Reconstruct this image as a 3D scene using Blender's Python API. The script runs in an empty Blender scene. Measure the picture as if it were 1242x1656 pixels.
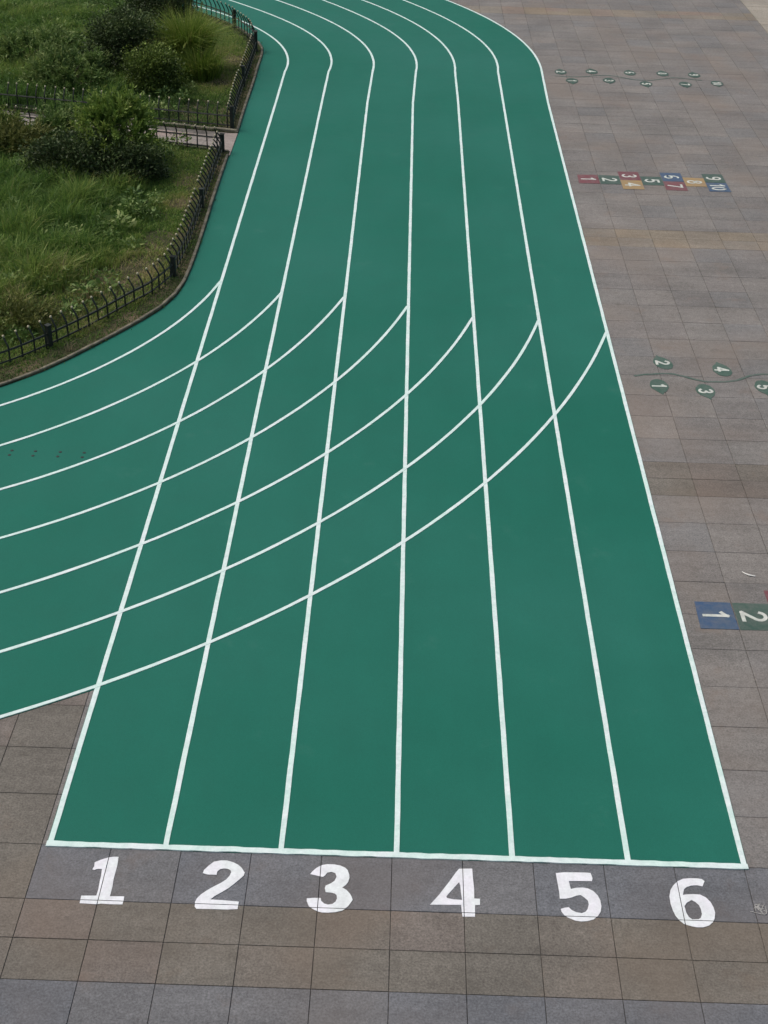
import bpy, bmesh, math, random
import numpy as np
from mathutils import Vector, Matrix
from mathutils.geometry import tessellate_polygon

random.seed(7)
RNG = np.random.default_rng(11)
scene = bpy.context.scene

# ------------------------------------------------------------------ camera
PITCH, YAW, ROLL = 0.567906, 0.009681, 0.026136
CAM = Vector((2.8515, -8.4819, 8.8715))
F_PX, PW, PH = 2268.2, 1242.0, 1656.0
fwd = Vector((-math.sin(YAW) * math.cos(PITCH), math.cos(YAW) * math.cos(PITCH), -math.sin(PITCH)))
right = Vector((math.cos(YAW), math.sin(YAW), 0))
up = right.cross(fwd)
cr, sr = math.cos(ROLL), math.sin(ROLL)
right, up = right * cr + up * sr, up * cr - right * sr
cam_data = bpy.data.cameras.new('camera')
cam = bpy.data.objects.new('camera', cam_data)
scene.collection.objects.link(cam)
M = Matrix((right, up, -fwd)).transposed().to_4x4()
M.translation = CAM
cam.matrix_world = M
cam_data.sensor_fit = 'VERTICAL'
cam_data.sensor_height = 36.0
cam_data.lens = F_PX / PH * 36.0
cam_data.clip_end = 1000.0
scene.camera = cam

# ------------------------------------------------------------------ sky, sun, exposure
SUN_EL, SUN_AZ = math.radians(58), math.radians(285)      # azimuth clockwise from +Y
world = bpy.data.worlds.new('World')
scene.world = world
world.use_nodes = True
wn = world.node_tree
bg = wn.nodes['Background']
sky = wn.nodes.new('ShaderNodeTexSky')
sky.sky_type = 'NISHITA'
sky.sun_disc = False
sky.sun_elevation = SUN_EL
sky.sun_rotation = SUN_AZ
sky.air_density = 1.6
sky.dust_density = 6.0
sky.ozone_density = 0.6
wn.links.new(sky.outputs[0], bg.inputs[0])
bg.inputs[1].default_value = 0.10
sd = bpy.data.lights.new('sun', 'SUN')
sd.energy = 1.2
sd.angle = math.radians(30)
sd.color = (1.0, 0.97, 0.94)
sun = bpy.data.objects.new('sun', sd)
scene.collection.objects.link(sun)
sdir = Vector((math.sin(SUN_AZ) * math.cos(SUN_EL), math.cos(SUN_AZ) * math.cos(SUN_EL), math.sin(SUN_EL)))
sun.rotation_euler = sdir.to_track_quat('Z', 'Y').to_euler()
sun.location = (0, 0, 30)
scene.view_settings.view_transform = 'Standard'
scene.view_settings.look = 'None'
scene.view_settings.gamma = 1.0
scene.view_settings.use_curve_mapping = False
scene.view_settings.exposure = 0.32
scene.render.engine = 'CYCLES'

# ------------------------------------------------------------------ measured shapes (metres)
NUMERALS = {   # outlines of the six big lane numbers, metres on the ground: (outer, hole)
 1: [[(0.414, -0.269), (0.424, -0.237), (0.419, -0.190), (0.465, -0.160), (0.523, -0.132), (0.565, -0.122), (0.607, -0.120), (0.614, -0.210), (0.613, -0.277), (0.611, -0.368), (0.617, -0.449), (0.615, -0.553), (0.732, -0.549), (0.735, -0.591), (0.732, -0.635), (0.630, -0.636), (0.557, -0.633), (0.522, -0.641), (0.384, -0.636), (0.382, -0.557), (0.504, -0.551), (0.507, -0.486), (0.502, -0.397), (0.501, -0.331), (0.494, -0.262), (0.459, -0.261), (0.431, -0.275)]],
 2: [[(1.339, -0.270), (1.344, -0.236), (1.381, -0.180), (1.416, -0.139), (1.474, -0.122), (1.525, -0.121), (1.577, -0.138), (1.624, -0.165), (1.659, -0.201), (1.687, -0.250), (1.681, -0.283), (1.654, -0.321), (1.616, -0.372), (1.573, -0.423), (1.517, -0.473), (1.467, -0.515), (1.438, -0.551), (1.551, -0.555), (1.673, -0.564), (1.671, -0.642), (1.587, -0.651), (1.478, -0.651), (1.339, -0.654), (1.321, -0.632), (1.317, -0.582), (1.327, -0.545), (1.355, -0.500), (1.403, -0.450), (1.453, -0.408), (1.504, -0.369), (1.543, -0.330), (1.566, -0.288), (1.574, -0.247), (1.565, -0.226), (1.542, -0.213), (1.510, -0.210), (1.477, -0.220), (1.457, -0.248), (1.456, -0.283), (1.382, -0.284)]],
 3: [[(2.234, -0.241), (2.250, -0.211), (2.284, -0.168), (2.326, -0.137), (2.370, -0.125), (2.426, -0.124), (2.477, -0.134), (2.523, -0.157), (2.546, -0.185), (2.561, -0.234), (2.564, -0.267), (2.555, -0.313), (2.538, -0.346), (2.508, -0.376), (2.546, -0.402), (2.576, -0.441), (2.593, -0.477), (2.600, -0.504), (2.583, -0.540), (2.566, -0.573), (2.538, -0.605), (2.520, -0.622), (2.466, -0.640), (2.406, -0.648), (2.358, -0.648), (2.321, -0.638), (2.283, -0.616), (2.247, -0.587), (2.225, -0.532), (2.225, -0.505), (2.275, -0.498), (2.339, -0.497), (2.344, -0.527), (2.370, -0.554), (2.401, -0.564), (2.437, -0.555), (2.461, -0.530), (2.472, -0.494), (2.466, -0.458), (2.450, -0.443), (2.419, -0.435), (2.375, -0.432), (2.365, -0.390), (2.371, -0.361), (2.413, -0.335), (2.442, -0.305), (2.456, -0.260), (2.444, -0.221), (2.412, -0.208), (2.375, -0.219), (2.358, -0.252), (2.341, -0.267), (2.290, -0.255)]],
 4: [[(3.235, -0.528), (3.309, -0.421), (3.397, -0.271), (3.455, -0.166), (3.481, -0.127), (3.592, -0.120), (3.595, -0.230), (3.601, -0.344), (3.599, -0.447), (3.647, -0.448), (3.644, -0.513), (3.603, -0.516), (3.599, -0.639), (3.498, -0.642), (3.493, -0.587), (3.490, -0.519)], [(3.478, -0.274), (3.487, -0.308), (3.491, -0.381), (3.499, -0.467), (3.425, -0.464), (3.373, -0.450), (3.370, -0.433), (3.414, -0.368)]],
 5: [[(4.294, -0.139), (4.365, -0.127), (4.459, -0.124), (4.548, -0.122), (4.588, -0.126), (4.598, -0.184), (4.590, -0.215), (4.488, -0.217), (4.397, -0.223), (4.400, -0.262), (4.405, -0.309), (4.450, -0.294), (4.507, -0.289), (4.549, -0.297), (4.590, -0.323), (4.622, -0.370), (4.638, -0.421), (4.640, -0.485), (4.628, -0.541), (4.603, -0.585), (4.562, -0.625), (4.509, -0.645), (4.460, -0.651), (4.412, -0.643), (4.360, -0.618), (4.326, -0.589), (4.308, -0.554), (4.304, -0.527), (4.332, -0.514), (4.371, -0.506), (4.392, -0.535), (4.426, -0.556), (4.474, -0.564), (4.506, -0.546), (4.524, -0.518), (4.539, -0.466), (4.535, -0.426), (4.509, -0.395), (4.483, -0.372), (4.449, -0.378), (4.403, -0.401), (4.353, -0.416), (4.305, -0.418), (4.306, -0.348), (4.301, -0.258)]],
 6: [[(5.537, -0.173), (5.510, -0.232), (5.467, -0.221), (5.416, -0.228), (5.376, -0.245), (5.350, -0.270), (5.331, -0.333), (5.363, -0.326), (5.420, -0.320), (5.475, -0.323), (5.519, -0.353), (5.548, -0.400), (5.563, -0.455), (5.567, -0.510), (5.552, -0.573), (5.530, -0.613), (5.493, -0.649), (5.442, -0.669), (5.393, -0.671), (5.347, -0.661), (5.295, -0.642), (5.264, -0.609), (5.236, -0.556), (5.223, -0.501), (5.215, -0.430), (5.217, -0.350), (5.235, -0.285), (5.262, -0.239), (5.304, -0.188), (5.359, -0.155), (5.416, -0.147), (5.479, -0.146), (5.516, -0.151)], [(5.394, -0.384), (5.349, -0.417), (5.325, -0.453), (5.329, -0.520), (5.343, -0.567), (5.367, -0.590), (5.419, -0.587), (5.440, -0.570), (5.456, -0.530), (5.456, -0.475), (5.447, -0.436), (5.424, -0.405)]],
}
# polar shape of the painted curves round the two bend centres: (first angle, last angle, cubic of the radius)
CROSS = [
 (-0.8274, -0.2209, (0.4793, 0.2715, -0.2749, 8.0574)),
 (-0.8830, -0.2323, (0.8171, 1.3580, 0.6905, 9.2714)),
 (-0.9280, -0.2222, (1.8295, 3.1624, 1.6119, 10.3682)),
 (-0.9646, -0.2237, (1.2996, 2.3303, 1.2636, 11.3447)),
 (-0.9951, -0.2448, (0.3594, 0.8417, 0.6583, 12.3107)),
 (-1.0201, -0.2264, (0.3531, 0.7185, 0.4885, 13.2456)),
 (-1.0416, -0.2384, (0.9770, 2.0881, 1.4451, 14.4345)),
]
BEND = [
 (-0.0229, 0.7140, (1.5000, -1.9360, 0.3842, 8.0030)),
 (-0.0087, 0.8534, (2.6864, -3.3134, 0.8110, 8.9997)),
 (0.0029, 0.7675, (2.6846, -3.0377, 0.6679, 10.0032)),
 (0.0123, 0.6982, (3.8120, -4.2058, 1.0556, 10.9946)),
 (0.0194, 0.6485, (2.6109, -2.9745, 0.8321, 11.9014)),
 (0.0261, 0.6042, (4.5742, -5.0373, 1.3849, 12.8892)),
 (0.0319, 0.5649, (2.5860, -3.1096, 0.9940, 13.9230)),
]
W = 0.984                      # lane width
CC, BC = (-7.95, 13.75), (-8.0, 24.3)     # centres of the two bends
JX0, JPX = -0.07, 0.597        # paving joints across

# ------------------------------------------------------------------ helpers
col = scene.collection

def link(o, parent=None, label=None, cat=None, group=None, kind=None):
    col.objects.link(o)
    if parent is not None:
        o.parent = parent
    if label: o['label'] = label
    if cat: o['category'] = cat
    if group: o['group'] = group
    if kind: o['kind'] = kind
    return o

def mesh_obj(name, verts, faces, mat, parent=None, smooth=False, **kw):
    me = bpy.data.meshes.new(name)
    me.from_pydata([tuple(v) for v in verts], [], [tuple(f) for f in faces])
    me.materials.append(mat)
    if smooth:
        me.polygons.foreach_set('use_smooth', [True] * len(me.polygons))
    me.update()
    return link(bpy.data.objects.new(name, me), parent, **kw)

def empty(name, loc, **kw):
    o = bpy.data.objects.new(name, None)
    o.location = loc
    o.empty_display_size = 0.1
    return link(o, None, **kw)

def place(o, parent):
    """attach o (built in world coordinates) to a parent standing elsewhere"""
    o.parent = parent
    o.location = Vector(o.location) - Vector(parent.location)

def catmull(pts, step=0.1):
    P = [Vector(p) for p in pts]
    P = [2 * P[0] - P[1]] + P + [2 * P[-1] - P[-2]]
    out = []
    for i in range(1, len(P) - 2):
        a, b, c, d = P[i - 1:i + 3]
        n = max(1, int((c - b).length / step))
        for k in range(n):
            t = k / n
            out.append(0.5 * (2 * b + (c - a) * t + (2 * a - 5 * b + 4 * c - d) * t * t + (3 * b - a - 3 * c + d) * t ** 3))
    out.append(P[-2])
    return out

def polyline_len(P):
    return sum((P[i + 1] - P[i]).length for i in range(len(P) - 1))

def walk(P, s0, step):
    """points and tangents every step along a polyline, beginning at s0"""
    out, acc, nxt = [], 0.0, s0
    for i in range(len(P) - 1):
        L = (P[i + 1] - P[i]).length
        if L < 1e-9: continue
        while nxt <= acc + L + 1e-9:
            t = (nxt - acc) / L
            out.append((P[i].lerp(P[i + 1], t), (P[i + 1] - P[i]) / L))
            nxt += step
        acc += L
    return out

def offset(P, d):
    """offset a 2-D polyline to its left"""
    out = []
    for i, p in enumerate(P):
        a, b = P[max(0, i - 1)], P[min(len(P) - 1, i + 1)]
        t = (b - a).normalized()
        out.append(Vector((p.x - t.y * d, p.y + t.x * d)))
    return out

def ribbon(P, w, z, jitter=0.0, thick=0.003):
    """a painted stripe: flat top with a thin skirt; hand-painted edges"""
    n = len(P)
    seed = random.random() * 100
    verts, faces = [], []
    for i, p in enumerate(P):
        a, b = P[max(0, i - 1)], P[min(n - 1, i + 1)]
        t = (b - a).normalized()
        nx, ny = -t.y, t.x
        jl = jitter * (math.sin(i * 1.7 + seed) + 0.7 * math.sin(i * 0.53 + seed * 2) + random.uniform(-1, 1)) * .5
        jr = jitter * (math.sin(i * 1.3 + seed * 3) + 0.7 * math.sin(i * 0.61 + seed) + random.uniform(-1, 1)) * .5
        l, r = w / 2 + jl, w / 2 + jr
        verts += [(p.x + nx * l, p.y + ny * l, z), (p.x - nx * r, p.y - ny * r, z),
                  (p.x + nx * l, p.y + ny * l, z - thick), (p.x - nx * r, p.y - ny * r, z - thick)]
        if i:
            o = 4 * (i - 1)
            faces += [(o, o + 1, o + 5, o + 4), (o + 2, o, o + 4, o + 6), (o + 1, o + 3, o + 7, o + 5)]
    e = 4 * (n - 1)
    faces += [(0, 2, 3, 1), (e, e + 1, e + 3, e + 2)]
    return verts, faces

def line(a, b, step=0.15):
    a, b = Vector(a), Vector(b)
    n = max(1, int((b - a).length / step))
    return [a.lerp(b, i / n) for i in range(n + 1)]

def slab(rings, z0, z1):
    """flat plate from an outline and optional holes"""
    R = [[Vector((x, y, 0)) for x, y in r] for r in rings]
    flat = [v for r in R for v in r]
    tris = tessellate_polygon(R)
    n = len(flat)
    verts = [(v.x, v.y, z1) for v in flat] + [(v.x, v.y, z0) for v in flat]
    faces = []
    for t in tris:
        a, b, c = [flat[i] for i in t]
        cr_ = (b.x - a.x) * (c.y - a.y) - (b.y - a.y) * (c.x - a.x)
        faces.append(tuple(t) if cr_ > 0 else tuple(reversed(t)))
    k = 0
    for r in R:
        m = len(r)
        for i in range(m):
            a, b = k + i, k + (i + 1) % m
            faces.append((a, a + n, b + n, b))
        k += m
    return verts, faces

def inside(x, y, poly):
    c, j = False, len(poly) - 1
    for i in range(len(poly)):
        xi, yi = poly[i]; xj, yj = poly[j]
        if (yi > y) != (yj > y) and x < (xj - xi) * (y - yi) / (yj - yi) + xi:
            c = not c
        j = i
    return c

def project(x, y, z=0.0):
    d = Vector((x, y, z)) - CAM
    zz = d.dot(fwd)
    return 621 + F_PX * d.dot(right) / zz, 828 - F_PX * d.dot(up) / zz, F_PX / zz

def box(x0, x1, y0, y1, z0, z1):
    v = [(x0, y0, z0), (x1, y0, z0), (x1, y1, z0), (x0, y1, z0), (x0, y0, z1), (x1, y0, z1), (x1, y1, z1), (x0, y1, z1)]
    f = [(3, 2, 1, 0), (4, 5, 6, 7), (0, 1, 5, 4), (1, 2, 6, 5), (2, 3, 7, 6), (3, 0, 4, 7)]
    return v, f

def tube(P, radii, sides=6, cap=True):
    verts, faces = [], []
    n = len(P)
    ref = Vector((0.31, 0.93, 0.17)).normalized()
    for i, p in enumerate(P):
        t = (P[min(n - 1, i + 1)] - P[max(0, i - 1)]).normalized()
        u = t.cross(ref)
        if u.length < 1e-3: u = t.cross(Vector((1, 0, 0)))
        u.normalize(); w = t.cross(u)
        r = radii[i] if isinstance(radii, (list, tuple)) else radii
        for k in range(sides):
            a = 2 * math.pi * k / sides
            verts.append(p + u * (math.cos(a) * r) + w * (math.sin(a) * r))
        if i:
            o, q = (i - 1) * sides, i * sides
            for k in range(sides):
                faces.append((o + k, o + (k + 1) % sides, q + (k + 1) % sides, q + k))
    if cap:
        faces.append(tuple(range(sides - 1, -1, -1)))
        faces.append(tuple(range((n - 1) * sides, n * sides)))
    return verts, faces

def merge(parts):
    V, Fc = [], []
    for v, f in parts:
        o = len(V)
        V += list(v)
        Fc += [tuple(i + o for i in q) for q in f]
    return V, Fc

# ------------------------------------------------------------------ materials
def new_mat(name):
    m = bpy.data.materials.new(name)
    m.use_nodes = True
    nt = m.node_tree
    b = nt.nodes['Principled BSDF']
    return m, nt, b

def nd(nt, t, **kw):
    n = nt.nodes.new(t)
    for k, v in kw.items():
        setattr(n, k, v)
    return n

def noise(nt, vec, scale, detail=4, rough=0.55):
    n = nd(nt, 'ShaderNodeTexNoise')
    n.inputs['Scale'].default_value = scale
    n.inputs['Detail'].default_value = detail
    n.inputs['Roughness'].default_value = rough
    if vec is not None: nt.links.new(vec, n.inputs['Vector'])
    return n.outputs['Fac']

def ramp(nt, fac, stops):
    r = nd(nt, 'ShaderNodeValToRGB')
    e = r.color_ramp.elements
    while len(e) < len(stops): e.new(0.5)
    for i, (p, c) in enumerate(stops):
        e[i].position = p
        e[i].color = (c, c, c, 1) if not isinstance(c, tuple) else (*c, 1)
    nt.links.new(fac, r.inputs[0])
    return r.outputs[0]

def mix(nt, fac, a, b, blend='MIX'):
    n = nd(nt, 'ShaderNodeMix', data_type='RGBA', blend_type=blend)
    def put(s, v):
        if isinstance(v, (int, float)): s.default_value = v
        elif isinstance(v, tuple): s.default_value = (*v, 1)
        else: nt.links.new(v, s)
    put(n.inputs[0], fac); put(n.inputs[6], a); put(n.inputs[7], b)
    return n.outputs[2]

def wpos(nt, sc=(1, 1, 1)):
    g = nd(nt, 'ShaderNodeNewGeometry')
    mp = nd(nt, 'ShaderNodeMapping')
    mp.inputs['Scale'].default_value = sc
    nt.links.new(g.outputs['Position'], mp.inputs['Vector'])
    return mp.outputs[0]

def bump(nt, b, h, strength, dist):
    n = nd(nt, 'ShaderNodeBump')
    n.inputs['Strength'].default_value = strength
    n.inputs['Distance'].default_value = dist
    nt.links.new(h, n.inputs['Height'])
    nt.links.new(n.outputs[0], b.inputs['Normal'])

def paving_mat(name, c, rough=0.82):
    m, nt, b = new_mat(name)
    v = wpos(nt)
    speck = noise(nt, v, 52, 4, 0.75)
    fine = noise(nt, v, 14, 5, 0.65)
    big = noise(nt, v, 0.9, 4, 0.6)
    streak = noise(nt, wpos(nt, (0.35, 3.0, 1)), 1.6, 4, 0.6)
    tint = noise(nt, v, 0.55, 3, 0.5)
    k = mix(nt, 1.0, c, ramp(nt, speck, [(0.30, 0.62), (0.70, 1.38)]), 'MULTIPLY')
    k = mix(nt, 1.0, k, ramp(nt, fine, [(0.28, 0.84), (0.72, 1.16)]), 'MULTIPLY')
    k = mix(nt, 1.0, k, ramp(nt, big, [(0.3, 0.84), (0.7, 1.16)]), 'MULTIPLY')
    k = mix(nt, 1.0, k, ramp(nt, streak, [(0.3, 0.90), (0.7, 1.10)]), 'MULTIPLY')
    k = mix(nt, ramp(nt, tint, [(0.50, 0.0), (0.68, 0.45)]), k, (c[0] * 1.12, c[1] * 0.97, c[2] * 0.86))
    dirt = noise(nt, v, 3.3, 6, 0.7)
    k = mix(nt, ramp(nt, dirt, [(0.58, 0.0), (0.76, 0.6)]), k, (c[0] * .62, c[1] * .61, c[2] * .58))
    rust = noise(nt, v, 1.9, 5, 0.65)
    k = mix(nt, ramp(nt, rust, [(0.58, 0.0), (0.74, 0.55)]), k, (c[0] * 1.08, c[1] * 0.92, c[2] * 0.82))
    spot = noise(nt, v, 21, 2, 0.5)
    k = mix(nt, ramp(nt, spot, [(0.71, 0.0), (0.76, 0.6)]), k, (c[0] * .5, c[1] * .5, c[2] * .5))
    nt.links.new(k, b.inputs['Base Color'])
    nt.links.new(ramp(nt, big, [(0.3, rough - .08), (0.7, rough + .1)]), b.inputs['Roughness'])
    b.inputs['Specular IOR Level'].default_value = 0.12
    bump(nt, b, fine, 0.25, 0.003)
    return m

GREY = [(0.162, 0.155, 0.150), (0.168, 0.161, 0.154), (0.175, 0.166, 0.158), (0.170, 0.160, 0.153), (0.163, 0.160, 0.158), (0.179, 0.169, 0.160)]
BROWN = [(0.139, 0.129, 0.114), (0.144, 0.131, 0.116), (0.134, 0.125, 0.111), (0.146, 0.130, 0.118)]
SLATE = [(0.122, 0.128, 0.141), (0.127, 0.131, 0.142), (0.131, 0.133, 0.140)]
SAND = [(0.195, 0.170, 0.136), (0.190, 0.168, 0.140), (0.197, 0.164, 0.141), (0.184, 0.168, 0.146)]
M_GREY = [paving_mat('stone_grey_%d' % i, c) for i, c in enumerate(GREY)]
M_BROWN = [paving_mat('stone_brown_%d' % i, c) for i, c in enumerate(BROWN)]
M_SLATE = [paving_mat('stone_slate_%d' % i, c) for i, c in enumerate(SLATE)]
M_SAND = [paving_mat('stone_sand_%d' % i, c) for i, c in enumerate(SAND)]

def ground_mat():
    m, nt, b = new_mat('paving_bed')
    v = wpos(nt)
    n = noise(nt, v, 1.7, 6, 0.7)
    g = nd(nt, 'ShaderNodeNewGeometry')
    br = nd(nt, 'ShaderNodeTexBrick', offset=0.0)
    br.inputs['Scale'].default_value = 1.0
    br.inputs['Brick Width'].default_value = 0.6
    br.inputs['Row Height'].default_value = 0.6
    br.inputs['Mortar Size'].default_value = 0.006
    br.inputs['Color1'].default_value = (0.165, 0.160, 0.158, 1)
    br.inputs['Color2'].default_value = (0.19, 0.178, 0.168, 1)
    br.inputs['Mortar'].default_value = (0.05, 0.047, 0.044, 1)
    nt.links.new(g.outputs['Position'], br.inputs['Vector'])
    # joint mortar where the slabs are laid, slab pattern far outside
    sep = nd(nt, 'ShaderNodeSeparateXYZ')
    nt.links.new(g.outputs['Position'], sep.inputs[0])
    def outside(sock, lo, hi):
        a = nd(nt, 'ShaderNodeMath', operation='LESS_THAN'); a.inputs[1].default_value = lo
        c = nd(nt, 'ShaderNodeMath', operation='GREATER_THAN'); c.inputs[1].default_value = hi
        nt.links.new(sock, a.inputs[0]); nt.links.new(sock, c.inputs[0])
        s = nd(nt, 'ShaderNodeMath', operation='MAXIMUM')
        nt.links.new(a.outputs[0], s.inputs[0]); nt.links.new(c.outputs[0], s.inputs[1])
        return s.outputs[0]
    o1, o2 = outside(sep.outputs[0], -9.6, 12.1), outside(sep.outputs[1], -5.0, 40.0)
    s = nd(nt, 'ShaderNodeMath', operation='MAXIMUM')
    nt.links.new(o1, s.inputs[0]); nt.links.new(o2, s.inputs[1])
    mort = ramp(nt, n, [(0.36, (0.042, 0.039, 0.035)), (0.5, (0.098, 0.091, 0.082)), (0.62, (0.170, 0.156, 0.140))])
    nt.links.new(mix(nt, s.outputs[0], mort, br.outputs[0]), b.inputs['Base Color'])
    b.inputs['Roughness'].default_value = 0.95
    return m

def track_mat():
    m, nt, b = new_mat('green_track_rubber')
    v = wpos(nt)
    grain = noise(nt, v, 160, 3, 0.7)
    mid = noise(nt, v, 2.2, 5, 0.6)
    big = noise(nt, v, 0.22, 3, 0.5)
    swirl = noise(nt, wpos(nt, (1.4, 0.3, 1)), 1.1, 4, 0.6)
    k = mix(nt, ramp(nt, big, [(0.35, 0.0), (0.65, 1.0)]), (0.0115, 0.118, 0.084), (0.0185, 0.130, 0.099))
    k = mix(nt, 1.0, k, ramp(nt, mid, [(0.3, 0.965), (0.7, 1.035)]), 'MULTIPLY')
    k = mix(nt, 1.0, k, ramp(nt, swirl, [(0.3, 0.965), (0.7, 1.035)]), 'MULTIPLY')
    k = mix(nt, 1.0, k, ramp(nt, grain, [(0.25, 0.80), (0.75, 1.20)]), 'MULTIPLY')
    dust = noise(nt, v, 1.1, 7, 0.72)
    k = mix(nt, ramp(nt, dust, [(0.60, 0.0), (0.80, 0.30)]), k, (0.075, 0.16, 0.138))
    nt.links.new(k, b.inputs['Base Color'])
    nt.links.new(ramp(nt, mid, [(0.3, 0.62), (0.7, 0.74)]), b.inputs['Roughness'])
    b.inputs['Specular IOR Level'].default_value = 0.10
    bump(nt, b, grain, 0.2, 0.002)
    return m

def paint_mat(name, c1, c2, wear=None, amount=0.3, scale=2.0):
    m, nt, b = new_mat(name)
    v = wpos(nt)
    n = noise(nt, v, scale, 4)
    f = noise(nt, v, 38, 5, 0.7)
    k = mix(nt, ramp(nt, n, [(0.38, 0.0), (0.62, 1.0)]), c1, c2)
    k = mix(nt, 1.0, k, ramp(nt, f, [(0.3, 0.92), (0.7, 1.05)]), 'MULTIPLY')
    if wear:
        w = noise(nt, v, 9, 7, 0.75)
        k = mix(nt, ramp(nt, w, [(0.40, 0.0), (0.72, amount)]), k, wear)
    nt.links.new(k, b.inputs['Base Color'])
    b.inputs['Roughness'].default_value = 0.55
    b.inputs['Specular IOR Level'].default_value = 0.15
    bump(nt, b, f, 0.15, 0.002)
    return m

def plain_mat(name, c, rough=0.6, var=0.15, scale=30, metal=0.0):
    m, nt, b = new_mat(name)
    n = noise(nt, wpos(nt), scale, 4)
    k = mix(nt, 1.0, c, ramp(nt, n, [(0.3, 1 - var), (0.7, 1 + var)]), 'MULTIPLY')
    nt.links.new(k, b.inputs['Base Color'])
    b.inputs['Roughness'].default_value = rough
    b.inputs['Metallic'].default_value = metal
    return m

def leaf_mat(name, stops, trans=0.25, patch=None, rough=0.55):
    m, nt, b = new_mat(name)
    a = nd(nt, 'ShaderNodeAttribute', attribute_name='tone')
    k = ramp(nt, a.outputs['Fac'], stops)
    if patch:
        n = noise(nt, wpos(nt), 0.75, 4, 0.6)
        k = mix(nt, ramp(nt, n, [(0.46, 0.0), (0.66, 0.75)]), k, patch)
    nt.links.new(k, b.inputs['Base Color'])
    b.inputs['Roughness'].default_value = rough
    b.inputs['Specular IOR Level'].default_value = 0.25
    t = nd(nt, 'ShaderNodeBsdfTranslucent')
    nt.links.new(k, t.inputs[0])
    ms = nd(nt, 'ShaderNodeMixShader')
    ms.inputs[0].default_value = trans
    nt.links.new(b.outputs[0], ms.inputs[1]); nt.links.new(t.outputs[0], ms.inputs[2])
    nt.links.new(ms.outputs[0], nt.nodes['Material Output'].inputs[0])
    return m

M_GROUND = ground_mat()
M_TRACK = track_mat()
M_LINE = paint_mat('white_line_paint', (0.58, 0.74, 0.70), (0.67, 0.74, 0.75), (0.28, 0.46, 0.42), 0.5)
M_NUM = paint_mat('white_number_paint', (0.70, 0.75, 0.76), (0.74, 0.74, 0.80), (0.40, 0.42, 0.43), 0.5, 3.0)
TILEC = (0.17, 0.163, 0.158)
M_RED = paint_mat('faded_red_paint', (0.150, 0.048, 0.060), (0.170, 0.060, 0.070), TILEC, 0.55)
M_GREEN = paint_mat('faded_green_paint', (0.045, 0.085, 0.070), (0.058, 0.100, 0.082), TILEC, 0.45)
M_YELLOW = paint_mat('faded_yellow_paint', (0.33, 0.225, 0.095), (0.30, 0.21, 0.105), TILEC, 0.55)
M_BLUE = paint_mat('faded_blue_paint', (0.045, 0.085, 0.165), (0.055, 0.095, 0.155), TILEC, 0.45)
M_LEAFP = paint_mat('leaf_green_paint', (0.032, 0.070, 0.054), (0.042, 0.085, 0.066), TILEC, 0.4)
M_LEAFN = paint_mat('pale_leaf_green_paint', (0.048, 0.098, 0.076), (0.060, 0.112, 0.088), TILEC, 0.45)
M_VINE = paint_mat('vine_green_paint', (0.060, 0.105, 0.085), (0.075, 0.115, 0.095), TILEC, 0.6)
M_PALE = paint_mat('pale_numeral_paint', (0.50, 0.55, 0.50), (0.56, 0.58, 0.54), TILEC, 0.45)
M_KERB = plain_mat('kerb_stone', (0.125, 0.115, 0.085), 0.9, 0.5, 7)
M_IRON = plain_mat('dark_green_iron', (0.007, 0.013, 0.010), 0.7, 0.3, 20)
M_GOLD = plain_mat('pale_gold_finial', (0.42, 0.38, 0.26), 0.5, 0.15, 40)
M_SOIL = None
M_BARK = plain_mat('bark', (0.06, 0.045, 0.032), 0.9, 0.3, 25)
M_DARK = plain_mat('dark_rubber', (0.012, 0.016, 0.015), 0.8, 0.2, 50)
M_PATHS = [paving_mat('path_slab_%d' % i, c) for i, c in enumerate([(0.25, 0.212, 0.195), (0.225, 0.205, 0.19), (0.27, 0.235, 0.217)])]
M_CONC = paving_mat('pale_concrete', (0.27, 0.25, 0.215), 0.8)
M_CHALK = paint_mat('faint_chalk', (0.34, 0.34, 0.33), (0.38, 0.38, 0.37), TILEC, 0.7)
M_SCRAP = plain_mat('white_scrap', (0.55, 0.55, 0.53), 0.6, 0.1, 40)

# ------------------------------------------------------------------ painted curves of the track
def polar(c, rec, a0=None, a1=None, n=60):
    lo, hi, co = rec
    a0 = lo if a0 is None else a0
    a1 = hi if a1 is None else a1
    out = []
    for i in range(n + 1):
        a = a0 + (a1 - a0) * i / n
        q = min(max(a, lo), hi)
        r = ((co[0] * q + co[1]) * q + co[2]) * q + co[3]
        if nxt_slope and (a < lo or a > hi):      # go on with the slope the curve has at the picture's edge, fading out
            s = (3 * co[0] * q + 2 * co[1]) * q + co[2]
            d = a - q
            r += s * d * math.exp(-abs(d) * 2.0)
        out.append(Vector((c[0] + r * math.cos(a), c[1] + r * math.sin(a))))
    return out
nxt_slope = True

cross = [polar(CC, r, a0=-1.62) for r in CROSS]          # runs from far left to the straight
for k, P in enumerate(cross):                             # the curve runs into the lane line it leaves
    t = (P[-1] - P[-3]).normalized()
    s = max(0.0, (k * W - 0.012 - P[-1].x) / max(t.x, .2))
    if s > 0.02: P.append(P[-1] + t * min(s, .4))
bend = [polar(BC, r, a1=1.62) for r in BEND]             # runs from the straight to far left
straight = []
for k in range(7):
    e = bend[k][0]
    straight.append(line((k * W, 0.0), (k * W, e.y - 2.5), 0.18) + line((k * W, e.y - 2.5), (e.x, e.y), 0.18)[1:])

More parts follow.
